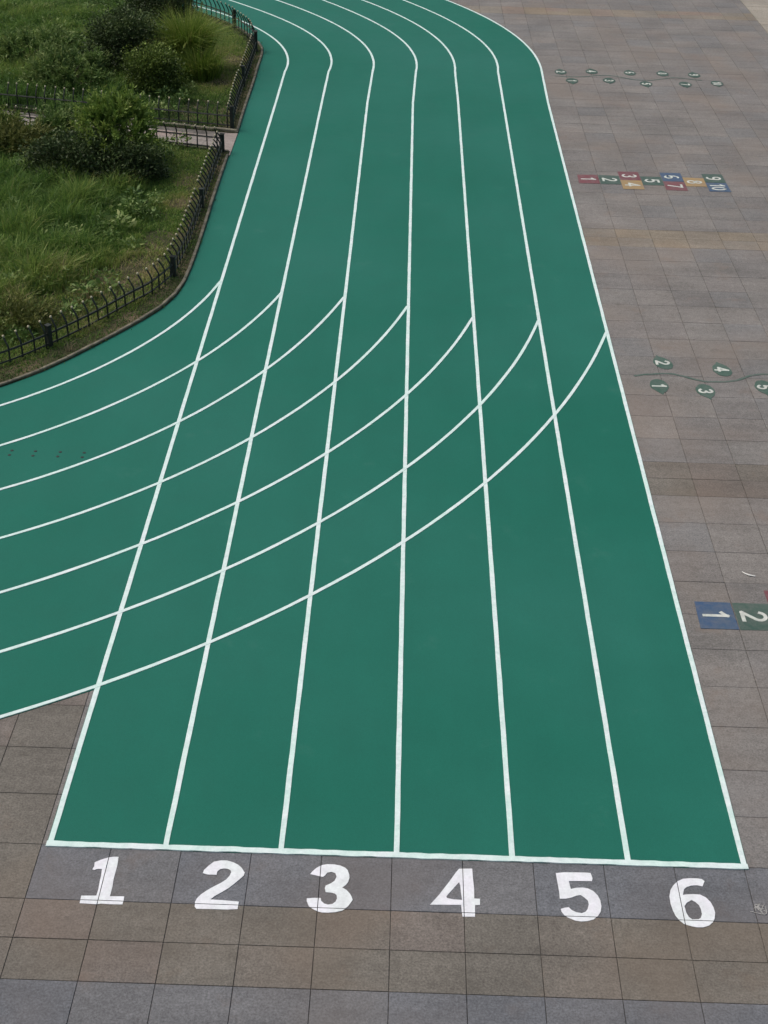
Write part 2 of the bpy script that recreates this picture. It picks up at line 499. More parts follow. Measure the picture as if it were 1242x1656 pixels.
kerb_near = catmull([(-7.9, 5.9), (-6.2, 6.05), (-4.6, 6.75), (-3.4, 7.5), (-2.53, 8.24), (-2.01, 8.81), (-1.50, 9.58), (-0.97, 10.49), (-0.71, 11.07), (-0.575, 11.7), (-0.535, 12.6), (-0.545, 14.2), (-0.57, 15.6), (-0.585, 17.0), (-0.59, 18.05)], 0.12)
kerb_far = catmull([(-0.57, 19.45), (-0.60, 21.4), (-0.61, 23.0), (-0.64, 24.5), (-0.66, 25.7), (-0.80, 26.45), (-1.10, 27.2), (-1.60, 28.15), (-2.35, 29.05), (-3.3, 29.95), (-4.6, 30.8), (-6.2, 31.4), (-7.9, 31.6)], 0.12)

# track outline, counter-clockwise
outer = [Vector((-0.028, -0.028)), Vector((6 * W + 0.028, -0.028))]
outer += [p + Vector((0.028, 0)) for p in straight[6][1:-1]]
outer += offset(bend[6], -0.028)
inner = list(reversed(kerb_far)) + list(reversed(kerb_near))
low = [p for p in offset(cross[6], -0.026) if p.x < -0.03]
low.append(Vector((-0.028, low[-1].y + (low[-1].y - low[-2].y) / (low[-1].x - low[-2].x) * (-0.028 - low[-1].x))))
TRACK = [(p.x, p.y) for p in outer + inner + low]

# ------------------------------------------------------------------ ground and paving
v, f = [(-250, -250, -0.012), (250, -250, -0.012), (250, 250, -0.012), (-250, 250, -0.012)], [(0, 1, 2, 3)]
ground = mesh_obj('ground', v, f, M_GROUND, kind='structure', label='dark bedding and joints under the paved yard', cat='ground')

rows = [(-4.4, -3.8), (-3.8, -3.2), (-3.2, -2.6), (-2.6, -2.0), (-2.0, -1.4), (-1.4, -1.0), (-1.0, -0.6), (-0.6, 0.0)]
y = 0.0
while y < 39.5:
    if abs(y - 6.0) < .05 or abs(y - 14.0) < .05 or abs(y - 21.2) < .05 or abs(y - 30.4) < .05:
        rows += [(y, y + 0.4), (y + 0.4, y + 0.8)]; y += 0.8
    else:
        rows.append((y, y + 0.6)); y += 0.6
    y = round(y, 3)
GAP = 0.0055

def beds(x, y):
    return inside(x, y, BED_NEAR) or inside(x, y, BED_FAR)
BED_NEAR = [(p.x, p.y) for p in kerb_near] + [(-0.6, 18.30), (-5.45, 19.5), (-10.5, 20.7), (-10.5, 6.0)]
BED_FAR = [(p.x, p.y) for p in kerb_far] + [(-10.5, 31.6), (-10.5, 21.8), (-5.6, 20.55), (-0.6, 19.45)]
PATH = [(-0.575, 18.06), (-0.575, 19.44), (-5.6, 20.55), (-10.5, 21.8), (-10.5, 20.7), (-5.45, 19.5), (-0.6, 18.30)]

tile_meshes = {}
def tile_mesh(w, d, m):
    key = (round(w, 3), round(d, 3), m.name)
    if key not in tile_meshes:
        a, b = w / 2 - GAP / 2, d / 2 - GAP / 2
        c = 0.002
        vs = [(-a, -b, -.016), (a, -b, -.016), (a, b, -.016), (-a, b, -.016),
              (-a, -b, -c), (a, -b, -c), (a, b, -c), (-a, b, -c),
              (-a + c, -b + c, 0), (a - c, -b + c, 0), (a - c, b - c, 0), (-a + c, b - c, 0)]
        fs = [(8, 9, 10, 11)]
        for i in range(4):
            j = (i + 1) % 4
            fs += [(i, j, j + 4, i + 4), (i + 4, j + 4, j + 8, i + 8)]
        me = bpy.data.meshes.new('paving_slab')
        me.from_pydata(vs, [], fs)
        me.materials.append(m)
        tile_meshes[key] = me
    return tile_meshes[key]

cand = []
for ri, (y0, y1) in enumerate(rows):
    yc, d = (y0 + y1) / 2, y1 - y0
    for n in range(-16, 21):
        x0 = JX0 + JPX * n
        x1 = x0 + JPX
        if x1 > 12.15: x1 = 12.10
        if x1 - x0 < 0.1: continue
        xc = (x0 + x1) / 2
        ins = [inside(x, yy, TRACK) for x, yy in ((x0, y0), (x1, y0), (x1, y1), (x0, y1), (xc, yc))]
        if all(ins): continue
        cor = [(x0, y0), (x1, y0), (x1, y1), (x0, y1)]
        if all(beds(*c) or inside(*c, PATH) or inside(*c, TRACK) for c in cor): continue
        if xc < -0.6 and 6.0 < yc < 31.4: continue
        rr = random.random()
        if d < 0.5:
            m = random.choice(M_SAND if (yc > 28 or (13 < yc < 15 and xc < 9.5)) else M_BROWN)
        elif y1 <= 0.01:
            m = random.choice(M_SLATE)
            if xc < -0.07 and yc > -1.2: m = random.choice(M_BROWN)
        elif xc < 0:
            m = random.choice(M_BROWN)
        else:
            m = random.choice(M_GREY)
        px = [project(*c) for c in cor]
        vis = any(-5 < a < 1247 and -5 < b < 1661 for a, b, _ in px) and sum(ins) < 4
        area = (max(a[0] for a in px) - min(a[0] for a in px)) * (max(a[1] for a in px) - min(a[1] for a in px)) if vis else 0
        cand.append((area, xc, yc, d, m, x1 - x0))
cand.sort(key=lambda c: -c[0])

pav = empty('paving', (0, 0, 0), kind='structure', label='grey and brown square stone paving around the green track', cat='paving')
stuffV, stuffF, stuffM, mats = [], [], [], []
for i, (area, xc, yc, d, m, tw) in enumerate(cand):
    dz = random.uniform(-0.0022, 0.0)
    if i < 300 and area > 0:
        o = bpy.data.objects.new('paving_slab', tile_mesh(tw, d, m))
        o.location = (xc, yc, dz)
        o.rotation_euler = (random.uniform(-.0015, .0015), random.uniform(-.0015, .0015), 0)
        link(o, pav)
    else:
        me = tile_mesh(tw, d, m)
        o = len(stuffV)
        stuffV += [(q.co.x + xc, q.co.y + yc, q.co.z + dz) for q in me.vertices]
        if m not in mats: mats.append(m)
        for q in me.polygons:
            stuffF.append(tuple(a + o for a in q.vertices)); stuffM.append(mats.index(m))
far = mesh_obj('distant_slabs', stuffV, stuffF, mats[0], pav, kind='stuff')
for m in mats[1:]: far.data.materials.append(m)
far.data.polygons.foreach_set('material_index', stuffM)

# pale concrete strip beyond the paving at the right, with its dividing joint
strip = []
for i in range(-2, 21):
    v, f = box(12.108, 15.9, i * 2.0 + .01, i * 2.0 + 1.99, -0.016, 0.003)
    strip.append((v, f))
apron = empty('concrete_apron', (14, 18, 0), kind='structure', label='pale concrete strip along the right edge of the paving', cat='pavement')
for v, f in strip:
    o = mesh_obj('concrete_panel', v, f, M_CONC); place(o, apron)

# ------------------------------------------------------------------ running track
v, f = slab([TRACK], -0.006, 0.004)
track = mesh_obj('running_track', v, f, M_TRACK, kind='structure', label='green running track with six white-lined lanes and crossing bend', cat='track')
for k in range(7):
    P = straight[k] + bend[k][1:]
    v, f = ribbon(P, 0.047, 0.0085, 0.0018, 0.005)
    mesh_obj('lane_line', v, f, M_LINE, track)
    v, f = ribbon(cross[k], 0.042, 0.0105, 0.0018, 0.0068)
    mesh_obj('bend_line', v, f, M_LINE, track)
v, f = ribbon(line((-0.03, 0.0), (6 * W + 0.03, 0.0), 0.06), 0.058, 0.0125, 0.0042, 0.012)
mesh_obj('start_line', v, f, M_LINE, track)
for x in (-1.952, -1.656, -1.348, -1.052):
    for k, yy in enumerate((6.571, 6.459)):
        vs, fs = tube([Vector((0, 0, -0.004)), Vector((0, 0, 0.004)), Vector((0, 0, 0.0055))], [0.021, 0.021, 0.015], 10)
        o = mesh_obj('anchor_cap', vs, fs, M_DARK, track)
        o.location = (x + random.uniform(-.006, .006) - .006 * k, yy, 0.002)

# ------------------------------------------------------------------ big lane numbers
WORDS = {1: 'one', 2: 'two', 3: 'three', 4: 'four', 5: 'five', 6: 'six'}
for k, rings in NUMERALS.items():
    cx = sum(p[0] for p in rings[0]) / len(rings[0]); cy = sum(p[1] for p in rings[0]) / len(rings[0])
    vs, fs = slab([[(x - cx, y - cy) for x, y in r] for r in rings], -0.001, 0.002)
    bm = bmesh.new()
    bv = [bm.verts.new(q) for q in vs]
    for q in fs:
        try: bm.faces.new([bv[i] for i in q])
        except ValueError: pass
    cuts = [(Vector((JX0 + JPX * n - cx, 0, 0)), Vector((1, 0, 0))) for n in range(0, 12)] + [(Vector((0, -0.6 - cy, 0)), Vector((0, 1, 0)))]
    for pco, nrm in cuts:                       # the paint breaks over the paving joints
        for s in (-1, 1):
            geom = bm.verts[:] + bm.edges[:] + bm.faces[:]
            bmesh.ops.bisect_plane(bm, geom=geom, plane_co=pco + nrm * (s * 0.0032), plane_no=nrm)
        dead = [q for q in bm.faces if abs((q.calc_center_median() - pco).dot(nrm)) < 0.0031]
        bmesh.ops.delete(bm, geom=dead, context='FACES')
    me = bpy.data.meshes.new('lane_number'); bm.to_mesh(me); bm.free()
    me.materials.append(M_NUM)
    o = bpy.data.objects.new('lane_number', me)
    o.location = (cx, cy, 0.0015)
    link(o, label='white number %d painted on the paving before lane %s' % (k, WORDS[k]), cat='number', group='lane numbers')

# ------------------------------------------------------------------ small painted numerals
def arc(cx, cy, rx, ry, a0, a1, n=10):
    return [(cx + rx * math.cos(math.radians(a0 + (a1 - a0) * i / n)), cy + ry * math.sin(math.radians(a0 + (a1 - a0) * i / n))) for i in range(n + 1)]
STROKES = {
 0: [arc(0, .5, .24, .44, 90, 450, 18)],
 1: [[(-.18, .74), (-.05, .84), (.03, .95), (.03, .03)]],
 2: [arc(0, .70, .25, .25, 165, -35, 9) + [(-.25, .05), (.30, .05)]],
 3: [arc(0, .72, .22, .22, 150, -80, 9) + arc(0, .27, .26, .24, 80, -150, 10)],
 4: [[(.12, .03), (.12, .95), (-.28, .30), (.30, .30)]],
 5: [[(.25, .93), (-.17, .93), (-.21, .55)] + arc(0, .32, .26, .28, 130, -150, 12)],
 6: [arc(.04, .52, .28, .43, 70, 190, 8) + arc(0, .28, .24, .24, 190, -170, 14)],
 7: [[(-.26, .93), (.26, .93), (-.05, .03)]],
 8: [arc(0, .73, .20, .21, -90, 270, 14), arc(0, .27, .25, .25, 90, 450, 14)],
 9: [arc(0, .70, .24, .24, 0, 360, 14) + arc(-.04, .46, .28, .43, 10, -110, 8)],
}
def numeral(n, h, stroke, z):
    """mesh of a number lying on the ground, its top towards +X as painted in the yard"""
    parts = []
    s = str(n)
    for i, ch in enumerate(s):
        for P in STROKES[int(ch)]:
            ox = (i - (len(s) - 1) / 2) * 0.62
            Q = []
            for a, b in P:
                lx, ly = (a + ox) * h, (b - .5) * h
                Q.append(Vector((ly, -lx)))
            runs, cur = [], [Q[0]]
            for a, b, c in zip(Q, Q[1:], Q[2:]):               # sharp corners start a new brush stroke
                cur.append(b)
                if (b - a).angle(c - b) > 0.7:
                    runs.append(cur); cur = [b]
            runs.append(cur + [Q[-1]])
            for r in runs:
                t0, t1 = (r[1] - r[0]).normalized(), (r[-1] - r[-2]).normalized()
                e = stroke * .42
                parts.append(ribbon([r[0] - t0 * e] + r[1:-1] + [r[-1] + t1 * e], stroke, z + .0005 * len(parts), 0.0, 0.002))
    return merge(parts)

def hopscotch(x0, yc, pitch, dep, colours, label):
    root = empty('hopscotch_court', (x0 + pitch * 3.5, yc, 0), label=label, cat='hopscotch', group='hopscotch courts')
    lay = [(0, 0, 1), (1, 0, 2), (2, 1, 3), (2, -1, 4), (3, 0, 5), (4, 1, 6), (4, -1, 7), (5, 0, 8), (6, 1, 9), (6, -1, 10)]
    for (cx, side, n), m in zip(lay, colours):
        w, d = pitch / 2 - .004, dep / 2 - .004
        j = [random.uniform(-.008, .008) for _ in range(8)]
        ring = [(-w + j[0], -d + j[1]), (w + j[2], -d + j[3]), (w + j[4], d + j[5]), (-w + j[6], d + j[7])]
        vs, fs = slab([ring], -0.001, 0.0025)
        o = mesh_obj('square', vs, fs, m)
        o.location = (x0 + pitch * (cx + .5), yc + side * dep / 2, 0.0015)
        place(o, root)
        vs, fs = numeral(n, 0.27, 0.042, 0.0045)
        mesh_obj('numeral', vs, fs, M_PALE, o)
R_, G_, Y_, B_ = M_RED, M_GREEN, M_YELLOW, M_BLUE
hopscotch(6.09, 3.583, 0.405, 0.485, [B_, G_, R_, Y_, G_, B_, R_, Y_, G_, B_], 'large hopscotch court cut by the frame, its first square blue')
hopscotch(6.10, 17.335, 0.401, 0.49, [R_, G_, R_, Y_, G_, B_, R_, Y_, G_, B_], 'complete ten-square hopscotch court, its first square red')

def leaf_outline(l, w, n=18):
    out = []
    for i in range(n):
        a = 2 * math.pi * i / n
        x = math.sin(a); yv = math.cos(a)
        yy = yv * 0.5 * l
        ww = w / 2 * (1 - 0.42 * max(0, yv) ** 1.5)
        out.append((x * ww + random.uniform(-.006, .006), yy + (0.10 * l if yv > 0.98 else 0)))
    return out

def trail(vine_pts, leaves, label, lw, ll, nh, mat):
    root = empty('number_trail', (*vine_pts[0], 0), label=label, cat='ground game', group='painted number trails')
    v, f = ribbon(catmull(vine_pts, .05), 0.040, 0.004, 0.004, 0.003)
    o = mesh_obj('vine', v, f, M_VINE); place(o, root)
    for n, x, yy, ang in leaves:
        ring = leaf_outline(ll, lw)
        c, s = math.cos(ang), math.sin(ang)
        ring = [(a * c - b * s, a * s + b * c) for a, b in ring]
        ring.reverse()
        vs, fs = slab([ring], -0.001, 0.0025)
        o = mesh_obj('leaf', vs, fs, mat)
        o.location = (x, yy, 0.0022); place(o, root)
        vs, fs = numeral(n, nh, 0.036, 0.0045)
        mesh_obj('numeral', vs, fs, M_PALE, o)
PI = math.pi
trail([(6.128, 9.164), (6.32, 9.221), (6.606, 9.264), (6.755, 9.226), (7.025, 9.082), (7.19, 9.053), (7.505, 9.097), (7.79, 9.285), (8.03, 9.336), (8.35, 9.25), (8.65, 9.12), (8.95, 9.11), (9.25, 9.22), (9.55, 9.18)],
      [(1, 6.44, 8.87, PI + .05), (2, 6.59, 9.60, .25), (3, 7.064, 8.76, PI + .1), (4, 7.40, 9.44, .15), (5, 7.90, 8.93, PI), (6, 8.25, 9.62, .1), (7, 8.72, 8.82, PI), (8, 9.0, 9.46, 0), (9, 9.35, 8.9, PI), (10, 9.65, 9.5, 0)],
      'green painted vine with numbered leaves nearer the camera', 0.265, 0.42, 0.19, M_LEAFN)
trail([(6.216, 24.418), (6.526, 24.37), (6.9, 24.42), (7.2, 24.55), (7.58, 24.56), (7.82, 24.41), (8.06, 24.28), (8.39, 24.27), (8.66, 24.39), (8.94, 24.53), (9.2, 24.53), (9.41, 24.44), (9.62, 24.4)],
      [(1, 6.59, 24.03, PI), (2, 6.385, 24.77, 0), (3, 7.45, 24.14, PI), (4, 7.118, 24.88, 0), (5, 8.275, 23.95, PI), (6, 8.012, 24.86, 0), (7, 9.177, 24.0, PI), (8, 8.778, 24.87, 0), (9, 9.508, 24.83, 0), (10, 9.93, 24.15, PI)],
      'small faded vine with ten numbered leaves near the far bend', 0.29, 0.46, 0.19, M_LEAFP)

# ------------------------------------------------------------------ planting beds, kerbs, garden path
def soil_mat():
    m, nt, b = new_mat('bed_soil')
    v = wpos(nt)
    n1 = noise(nt, v, 1.3, 5, 0.6)
    n2 = noise(nt, v, 18, 5, 0.7)
    k = ramp(nt, n1, [(0.32, (0.026, 0.034, 0.014)), (0.50, (0.048, 0.048, 0.024)), (0.68, (0.125, 0.098, 0.062))])
    k = mix(nt, 1.0, k, ramp(nt, n2, [(0.25, 0.6), (0.75, 1.4)]), 'MULTIPLY')
    nt.links.new(k, b.inputs['Base Color'])
    b.inputs['Roughness'].default_value = 0.95
    b.inputs['Specular IOR Level'].default_value = 0.15
    bump(nt, b, n2, 0.8, 0.02)
    return m
M_SOIL = soil_mat()
BED_Z = 0.022
for poly, lab in ((BED_NEAR, 'near planting bed of rough grass and bare soil'), (BED_FAR, 'far planting bed of grass beyond the garden path')):
    v, f = slab([poly], -0.02, BED_Z)
    mesh_obj('planting_bed', v, f, M_SOIL, kind='structure', label=lab, cat='planting bed')
v, f = slab([PATH], -0.02, 0.0055)
path = mesh_obj('garden_path', v, f, M_GROUND, kind='structure', label='pinkish paved path running between the two fenced beds', cat='path')
A0, A1 = Vector((-0.84, 18.47)), Vector((-10.2, 20.74))
dirp = (A1 - A0).normalized(); nrm = Vector((dirp.y, -dirp.x)) * -1
if nrm.y < 0: nrm = -nrm
pm = {}
Lp = (A1 - A0).length
for i in range(int(Lp / 0.4)):
    for j in range(2):
        c = A0 + dirp * (0.2 + 0.4 * i) + nrm * (0.19 + 0.36 * j)
        key = random.randrange(3)
        if key not in pm:
            a, b = 0.196, 0.176
            vs, fs = box(-a, a, -b, b, -.01, .012)
            me = bpy.data.meshes.new('path_slab'); me.from_pydata(vs, [], fs); me.materials.append(M_PATHS[key]); pm[key] = me
        o = bpy.data.objects.new('path_slab', pm[key])
        o.location = (c.x, c.y, 0.003 + random.uniform(0, .002)); o.rotation_euler = (0, 0, math.atan2(dirp.y, dirp.x))
        link(o, path)
vs, fs = slab([[(-0.572, 18.07), (-0.572, 19.43), (-0.86, 19.42), (-0.86, 18.34)]], -.004, .020)
mesh_obj('threshold_slab', vs, fs, M_PATHS[2], path)

def kerb_run(P, label, seg=0.5, w=0.05, h=0.05, left=True):
    root = empty('kerb', (P[0].x, P[0].y, 0), kind='structure', label=label, cat='kerb')
    L = polyline_len(P)
    n = int(L / seg)
    S = walk(P, 0, L / n - 1e-6)
    for i in range(len(S) - 1):
        p, q = S[i][0], S[i + 1][0]
        t = (q - p).normalized()
        nn = Vector((-t.y, t.x)) * (1 if left else -1)
        a, b = p + t * .004, q - t * .004
        hh = h + random.uniform(-.006, .006)
        ring = [a, b, b + nn * w, a + nn * w]
        vs = [(r.x, r.y, -.01) for r in ring] + [(r.x, r.y, hh - .008) for r in ring]
        inn = [a + nn * .008, b + nn * .008, b + nn * (w - .008), a + nn * (w - .008)]
        vs += [(r.x, r.y, hh) for r in inn]
        fs = [(8, 9, 10, 11)]
        for k in range(4):
            j = (k + 1) % 4
            fs += [(k, j, j + 4, k + 4), (k + 4, j + 4, j + 8, k + 8)]
        if not left: fs = [tuple(reversed(q_)) for q_ in fs]
        o = mesh_obj('kerb_stone', vs, fs, M_KERB); place(o, root)
kerb_run(kerb_near, 'weathered stone kerb curving around the near planting bed')
kerb_run(kerb_far, 'weathered stone kerb around the far planting bed')
kerb_run(line((-0.6, 19.47), (-10.4, 21.80), .3), 'pale stone kerb along the far side of the garden path', left=False, h=.06, w=.09)
kerb_run(line((-10.4, 20.68), (-0.62, 18.31), .3), 'pale stone kerb along the near side of the garden path', left=False, h=.05, w=.06)

# ------------------------------------------------------------------ fences
def bar_mesh(h, bend_z, reach, r=0.0135):
    P = [Vector((0, 0, -0.06)), Vector((0, 0, bend_z))]
    for i in range(1, 6):
        t = i / 5
        P.append(Vector((0, reach * t ** 1.15, bend_z + (h - bend_z) * t)))
    v, f = tube(P, r, 5)
    me = bpy.data.meshes.new('bar'); me.from_pydata([tuple(q) for q in v], [], f); me.materials.append(M_IRON)
    return me
def finial_mesh(r):
    bm = bmesh.new()
    bmesh.ops.create_uvsphere(bm, u_segments=8, v_segments=6, radius=r)
    for q in bm.verts: q.co.z *= 1.15
    me = bpy.data.meshes.new('finial'); bm.to_mesh(me); bm.free()
    me.materials.append(M_GOLD)
    me.polygons.foreach_set('use_smooth', [True] * len(me.polygons))
    return me
FIN = finial_mesh(0.0185)
def post_mesh(h):
    parts = [box(-.032, .032, -.032, .032, -.06, h), box(-.04, .04, -.04, .04, h + .001, h + .018)]
    v, f = merge(parts)
    me = bpy.data.meshes.new('post'); me.from_pydata(v, [], f); me.materials.append(M_IRON)
    return me

def fence(runs, label, z0, post_h):
    base = runs[0][0][0]
    root = empty('garden_fence', (base.x, base.y, z0), label=label, cat='fence', group='low fences of the planting beds')
    pm_ = post_mesh(post_h)
    for P, inward, post_step, h in runs:
        bar = bar_mesh(h, h * 0.68, 0.085)
        L = polyline_len(P)
        n = max(1, round(L / 0.212))
        pos_s = [post_step * i for i in range(int(L / post_step + .02) + 1)]
        for p, t in walk(P, 0, post_step - 1e-6):
            if p.x < -7.3: continue
            o = bpy.data.objects.new('post', pm_)
            o.location = (p.x - base.x, p.y - base.y, 0); o.rotation_euler = (0, 0, math.atan2(t.y, t.x))
            link(o, root)
        st = L / n
        for i, (p, t) in enumerate(walk(P, st / 2, st)):
            if p.x < -7.3: continue
            if min(abs(st / 2 + st * i - s) for s in pos_s) < 0.045: continue
            nn = Vector((-t.y, t.x)) * inward
            o = bpy.data.objects.new('bar', bar)
            o.location = (p.x - base.x, p.y - base.y, random.uniform(-.006, .006))
            o.rotation_euler = (random.uniform(-.02, .02), random.uniform(-.03, .03), math.atan2(nn.y, nn.x) - math.pi / 2 + random.uniform(-.06, .06))
            link(o, root)
            fo = bpy.data.objects.new('finial', FIN)
            fo.location = (0, 0.085, h + 0.012)
            link(fo, o)
        Pv = [q for q in P if q.x > -7.5]
        for zz, r in ((h * 0.17, 0.015), (h * 0.56, 0.018)):
            v, f = tube([Vector((q.x - base.x, q.y - base.y, zz)) for q in Pv], r, 4)
            mesh_obj('rail', v, f, M_IRON, root)
fn_front = catmull([(-7.6, 6.45), (-6.0, 6.65), (-4.6, 7.3), (-3.6, 7.98), (-2.665, 8.79), (-2.115, 9.48), (-1.633, 10.23), (-1.25, 10.94), (-0.98, 11.42), (-0.76, 12.1)], 0.1)
fn_right = catmull([(-0.76, 12.1), (-0.715, 13.4), (-0.72, 14.5), (-0.735, 16.5), (-0.735, 18.27)], 0.1)
fn_back = line((-0.735, 18.27), (-7.45, 19.88), .3)
ff_front = line((-0.71, 19.68), (-7.45, 21.12), .3)
ff_right = catmull([(-0.71, 19.68), (-0.79, 21.5), (-0.81, 23.8), (-0.83, 25.75)], .1)
ff_back = [p for p in offset(kerb_far, 0.17) if p.y > 25.7]
fence([(fn_front[::-1], -1, 2.98, 0.395), (fn_right, 1, 3.08, 0.41), (fn_back, 1, 3.0, 0.48)], 'low dark iron fence with curled bars round the near bed', 0.012, 0.34)
fence([(ff_front, -1, 3.0, 0.49), (ff_right, 1, 3.03, 0.42), (ff_back, 1, 2.1, 0.56)], 'low dark iron fence with curled bars round the far bed', 0.012, 0.46)

# ------------------------------------------------------------------ grass
def in_poly(X, Y, poly):
    c = np.zeros(len(X), bool)
    P = np.array(poly); j = len(P) - 1
    for i in range(len(P)):
        xi, yi = P[i]; xj, yj = P[j]
        if yi != yj:
            c ^= ((yi > Y) != (yj > Y)) & (X < (xj - xi) * (Y - yi) / (yj - yi) + xi)
        j = i
    return c

def field(X, Y, s, seed):
    r = np.random.default_rng(seed)
    v = np.zeros(len(X))
    for k in range(7):
        a = r.uniform(0, 6.28); fq = s * r.uniform(.6, 2.2)
        v += np.sin((X * np.cos(a) + Y * np.sin(a)) * fq + r.uniform(0, 6.28))
    return v / 7 * 1.4          # about -1..1

def dist_to(X, Y, P):
    d = np.full(len(X), 99.0)
    for p in P[::3]:
        d = np.minimum(d, np.hypot(X - p.x, Y - p.y))
    return d

def blades_mesh(name, B, Hh, lean_az, lean, wd, tone, mat, parent=None, curl=0.35, **kw):
    """B: n x 3 roots; each blade is two segments bending over in direction lean_az"""
    n = len(B)
    face = RNG.uniform(0, math.pi * 2, n)
    sx, sy = np.cos(face) * wd / 2, np.sin(face) * wd / 2
    dx, dy = np.cos(lean_az), np.sin(lean_az)
    V = np.zeros((n, 5, 3))
    V[:, 0] = B + np.stack([sx, sy, np.zeros(n)], 1)
    V[:, 1] = B - np.stack([sx, sy, np.zeros(n)], 1)
    mid = B + np.stack([dx * Hh * lean * .35, dy * Hh * lean * .35, Hh * (.62 - .1 * lean)], 1)
    V[:, 2] = mid - np.stack([sx, sy, np.zeros(n)], 1) * .75
    V[:, 3] = mid + np.stack([sx, sy, np.zeros(n)], 1) * .75
    V[:, 4] = B + np.stack([dx * Hh * lean, dy * Hh * lean, Hh * (1 - curl * lean)], 1)
    idx = np.arange(n)[:, None] * 5
    loops = np.concatenate([idx + np.array([[0, 1, 2, 3]]), idx + np.array([[3, 2, 4]])], 1).ravel()
    starts = (np.arange(n)[:, None] * 7 + np.array([[0, 4]])).ravel()
    totals = np.tile([4, 3], n)
    me = bpy.data.meshes.new(name)
    me.vertices.add(n * 5); me.vertices.foreach_set('co', V.ravel())
    me.loops.add(len(loops)); me.loops.foreach_set('vertex_index', loops)
    me.polygons.add(n * 2); me.polygons.foreach_set('loop_start', starts); me.polygons.foreach_set('loop_total', totals)
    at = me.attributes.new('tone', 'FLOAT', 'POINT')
    tt = np.repeat(tone, 5).reshape(n, 5) + np.array([-.10, -.10, 0, 0, .17])  # shade painted into the tone at each blade's root; tips naturally paler
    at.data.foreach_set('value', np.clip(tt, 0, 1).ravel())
    me.materials.append(mat)
    me.update(calc_edges=True); me.validate()
    return link(bpy.data.objects.new(name, me), parent, **kw)

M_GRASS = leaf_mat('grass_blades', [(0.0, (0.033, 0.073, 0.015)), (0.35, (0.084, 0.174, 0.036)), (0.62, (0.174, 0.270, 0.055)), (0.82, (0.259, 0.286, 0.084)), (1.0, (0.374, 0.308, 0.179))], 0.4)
BARE = [(-1.66, 11.75, .55), (-1.15, 13.5, .40), (-2.35, 10.75, .45), (-1.35, 12.5, .35), (-1.0, 16.4, .3), (-1.25, 24.9, .30), (-1.1, 15.3, .25), (-1.3, 22.9, .2)]
def grass(poly, n, x0, x1, y0, y1, edges, tall, seed, label):
    X = RNG.uniform(x0, x1, n); Y = RNG.uniform(y0, y1, n)
    d = dist_to(X, Y, edges)
    k = in_poly(X, Y, poly) & (d > 0.07)
    X, Y, d = X[k], Y[k], d[k]
    f1, f2, f3 = field(X, Y, 1.1, seed), field(X, Y, 3.2, seed + 1), field(X, Y, 9, seed + 2)
    keep = np.ones(len(X), bool)
    for bx, by, r in BARE:
        q = np.hypot((X - bx), (Y - by) * .8) + f3 * .12
        keep &= ~((q < r) & (RNG.uniform(0, 1, len(X)) < 0.72))
    keep &= ~((d < .34) & (RNG.uniform(0, 1, len(X)) < .7))
    keep &= ~((Y > 19.2) & (Y < 21.4 - (X + .7) * .22) & (RNG.uniform(0, 1, len(X)) < .5))
    X, Y, d, f1, f2, f3 = [a[keep] for a in (X, Y, d, f1, f2, f3)]
    Hh = tall(X, Y, d) * (1 + .40 * f2 + .5 * f3) * RNG.uniform(.45, 1.25, len(X))
    Hh = np.clip(Hh, .03, .7)
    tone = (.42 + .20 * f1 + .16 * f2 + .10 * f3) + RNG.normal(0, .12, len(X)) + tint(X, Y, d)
    az = f1 * 2.0 + f3 * 2.0 + RNG.normal(0, 1.7, len(X))
    lean = np.clip(RNG.uniform(.15, 1.0, len(X)), 0, 1)
    wd = RNG.uniform(.007, .014, len(X)) * (1 + (Hh > .25) * .5)
    B = np.stack([X, Y, np.full(len(X), BED_Z - .005)], 1)
    m = 2 * len(X) // 3                                         # short turf between the tall blades
    q = RNG.integers(0, len(X), m)
    B2 = B[q] + np.stack([RNG.normal(0, .05, m), RNG.normal(0, .05, m), np.zeros(m)], 1)
    B = np.concatenate([B, B2]); Hh = np.concatenate([Hh, RNG.uniform(.03, .085, m) * np.where(d[q] < .45, .55, 1)])
    az = np.concatenate([az, RNG.uniform(0, 6.28, m)]); lean = np.concatenate([lean, RNG.uniform(.3, 1, m)])
    wd = np.concatenate([wd, RNG.uniform(.009, .016, m)]); tone = np.concatenate([tone, tone[q] + RNG.normal(.02, .1, m)])
    blades_mesh('grass', B, Hh, az, lean, wd, tone, M_GRASS, kind='stuff', label=label, cat='grass')

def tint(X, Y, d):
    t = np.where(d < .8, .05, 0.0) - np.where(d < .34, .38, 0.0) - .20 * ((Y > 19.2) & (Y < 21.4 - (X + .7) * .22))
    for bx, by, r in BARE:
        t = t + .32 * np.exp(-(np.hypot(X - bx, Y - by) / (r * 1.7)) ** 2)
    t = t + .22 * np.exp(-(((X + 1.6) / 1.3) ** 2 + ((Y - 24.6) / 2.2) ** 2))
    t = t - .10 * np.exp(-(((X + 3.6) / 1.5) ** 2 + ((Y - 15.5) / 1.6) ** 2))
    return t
def tall_near(X, Y, d):
    h = .07 + .33 * np.clip((d - .9) / 1.3, 0, 1)
    return np.where(d < .40, .05, h) * np.where(Y > 16.5, .6, 1)
def tall_far(X, Y, d):
    h = .07 + .20 * np.clip((d - 1.2) / 1.4, 0, 1)
    return np.where(d < .25, .05, h)
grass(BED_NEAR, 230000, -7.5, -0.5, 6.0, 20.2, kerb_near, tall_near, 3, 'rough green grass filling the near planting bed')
grass(BED_FAR, 210000, -9.5, -0.5, 19.4, 31.7, kerb_far, tall_far, 8, 'rough green grass filling the far planting bed')

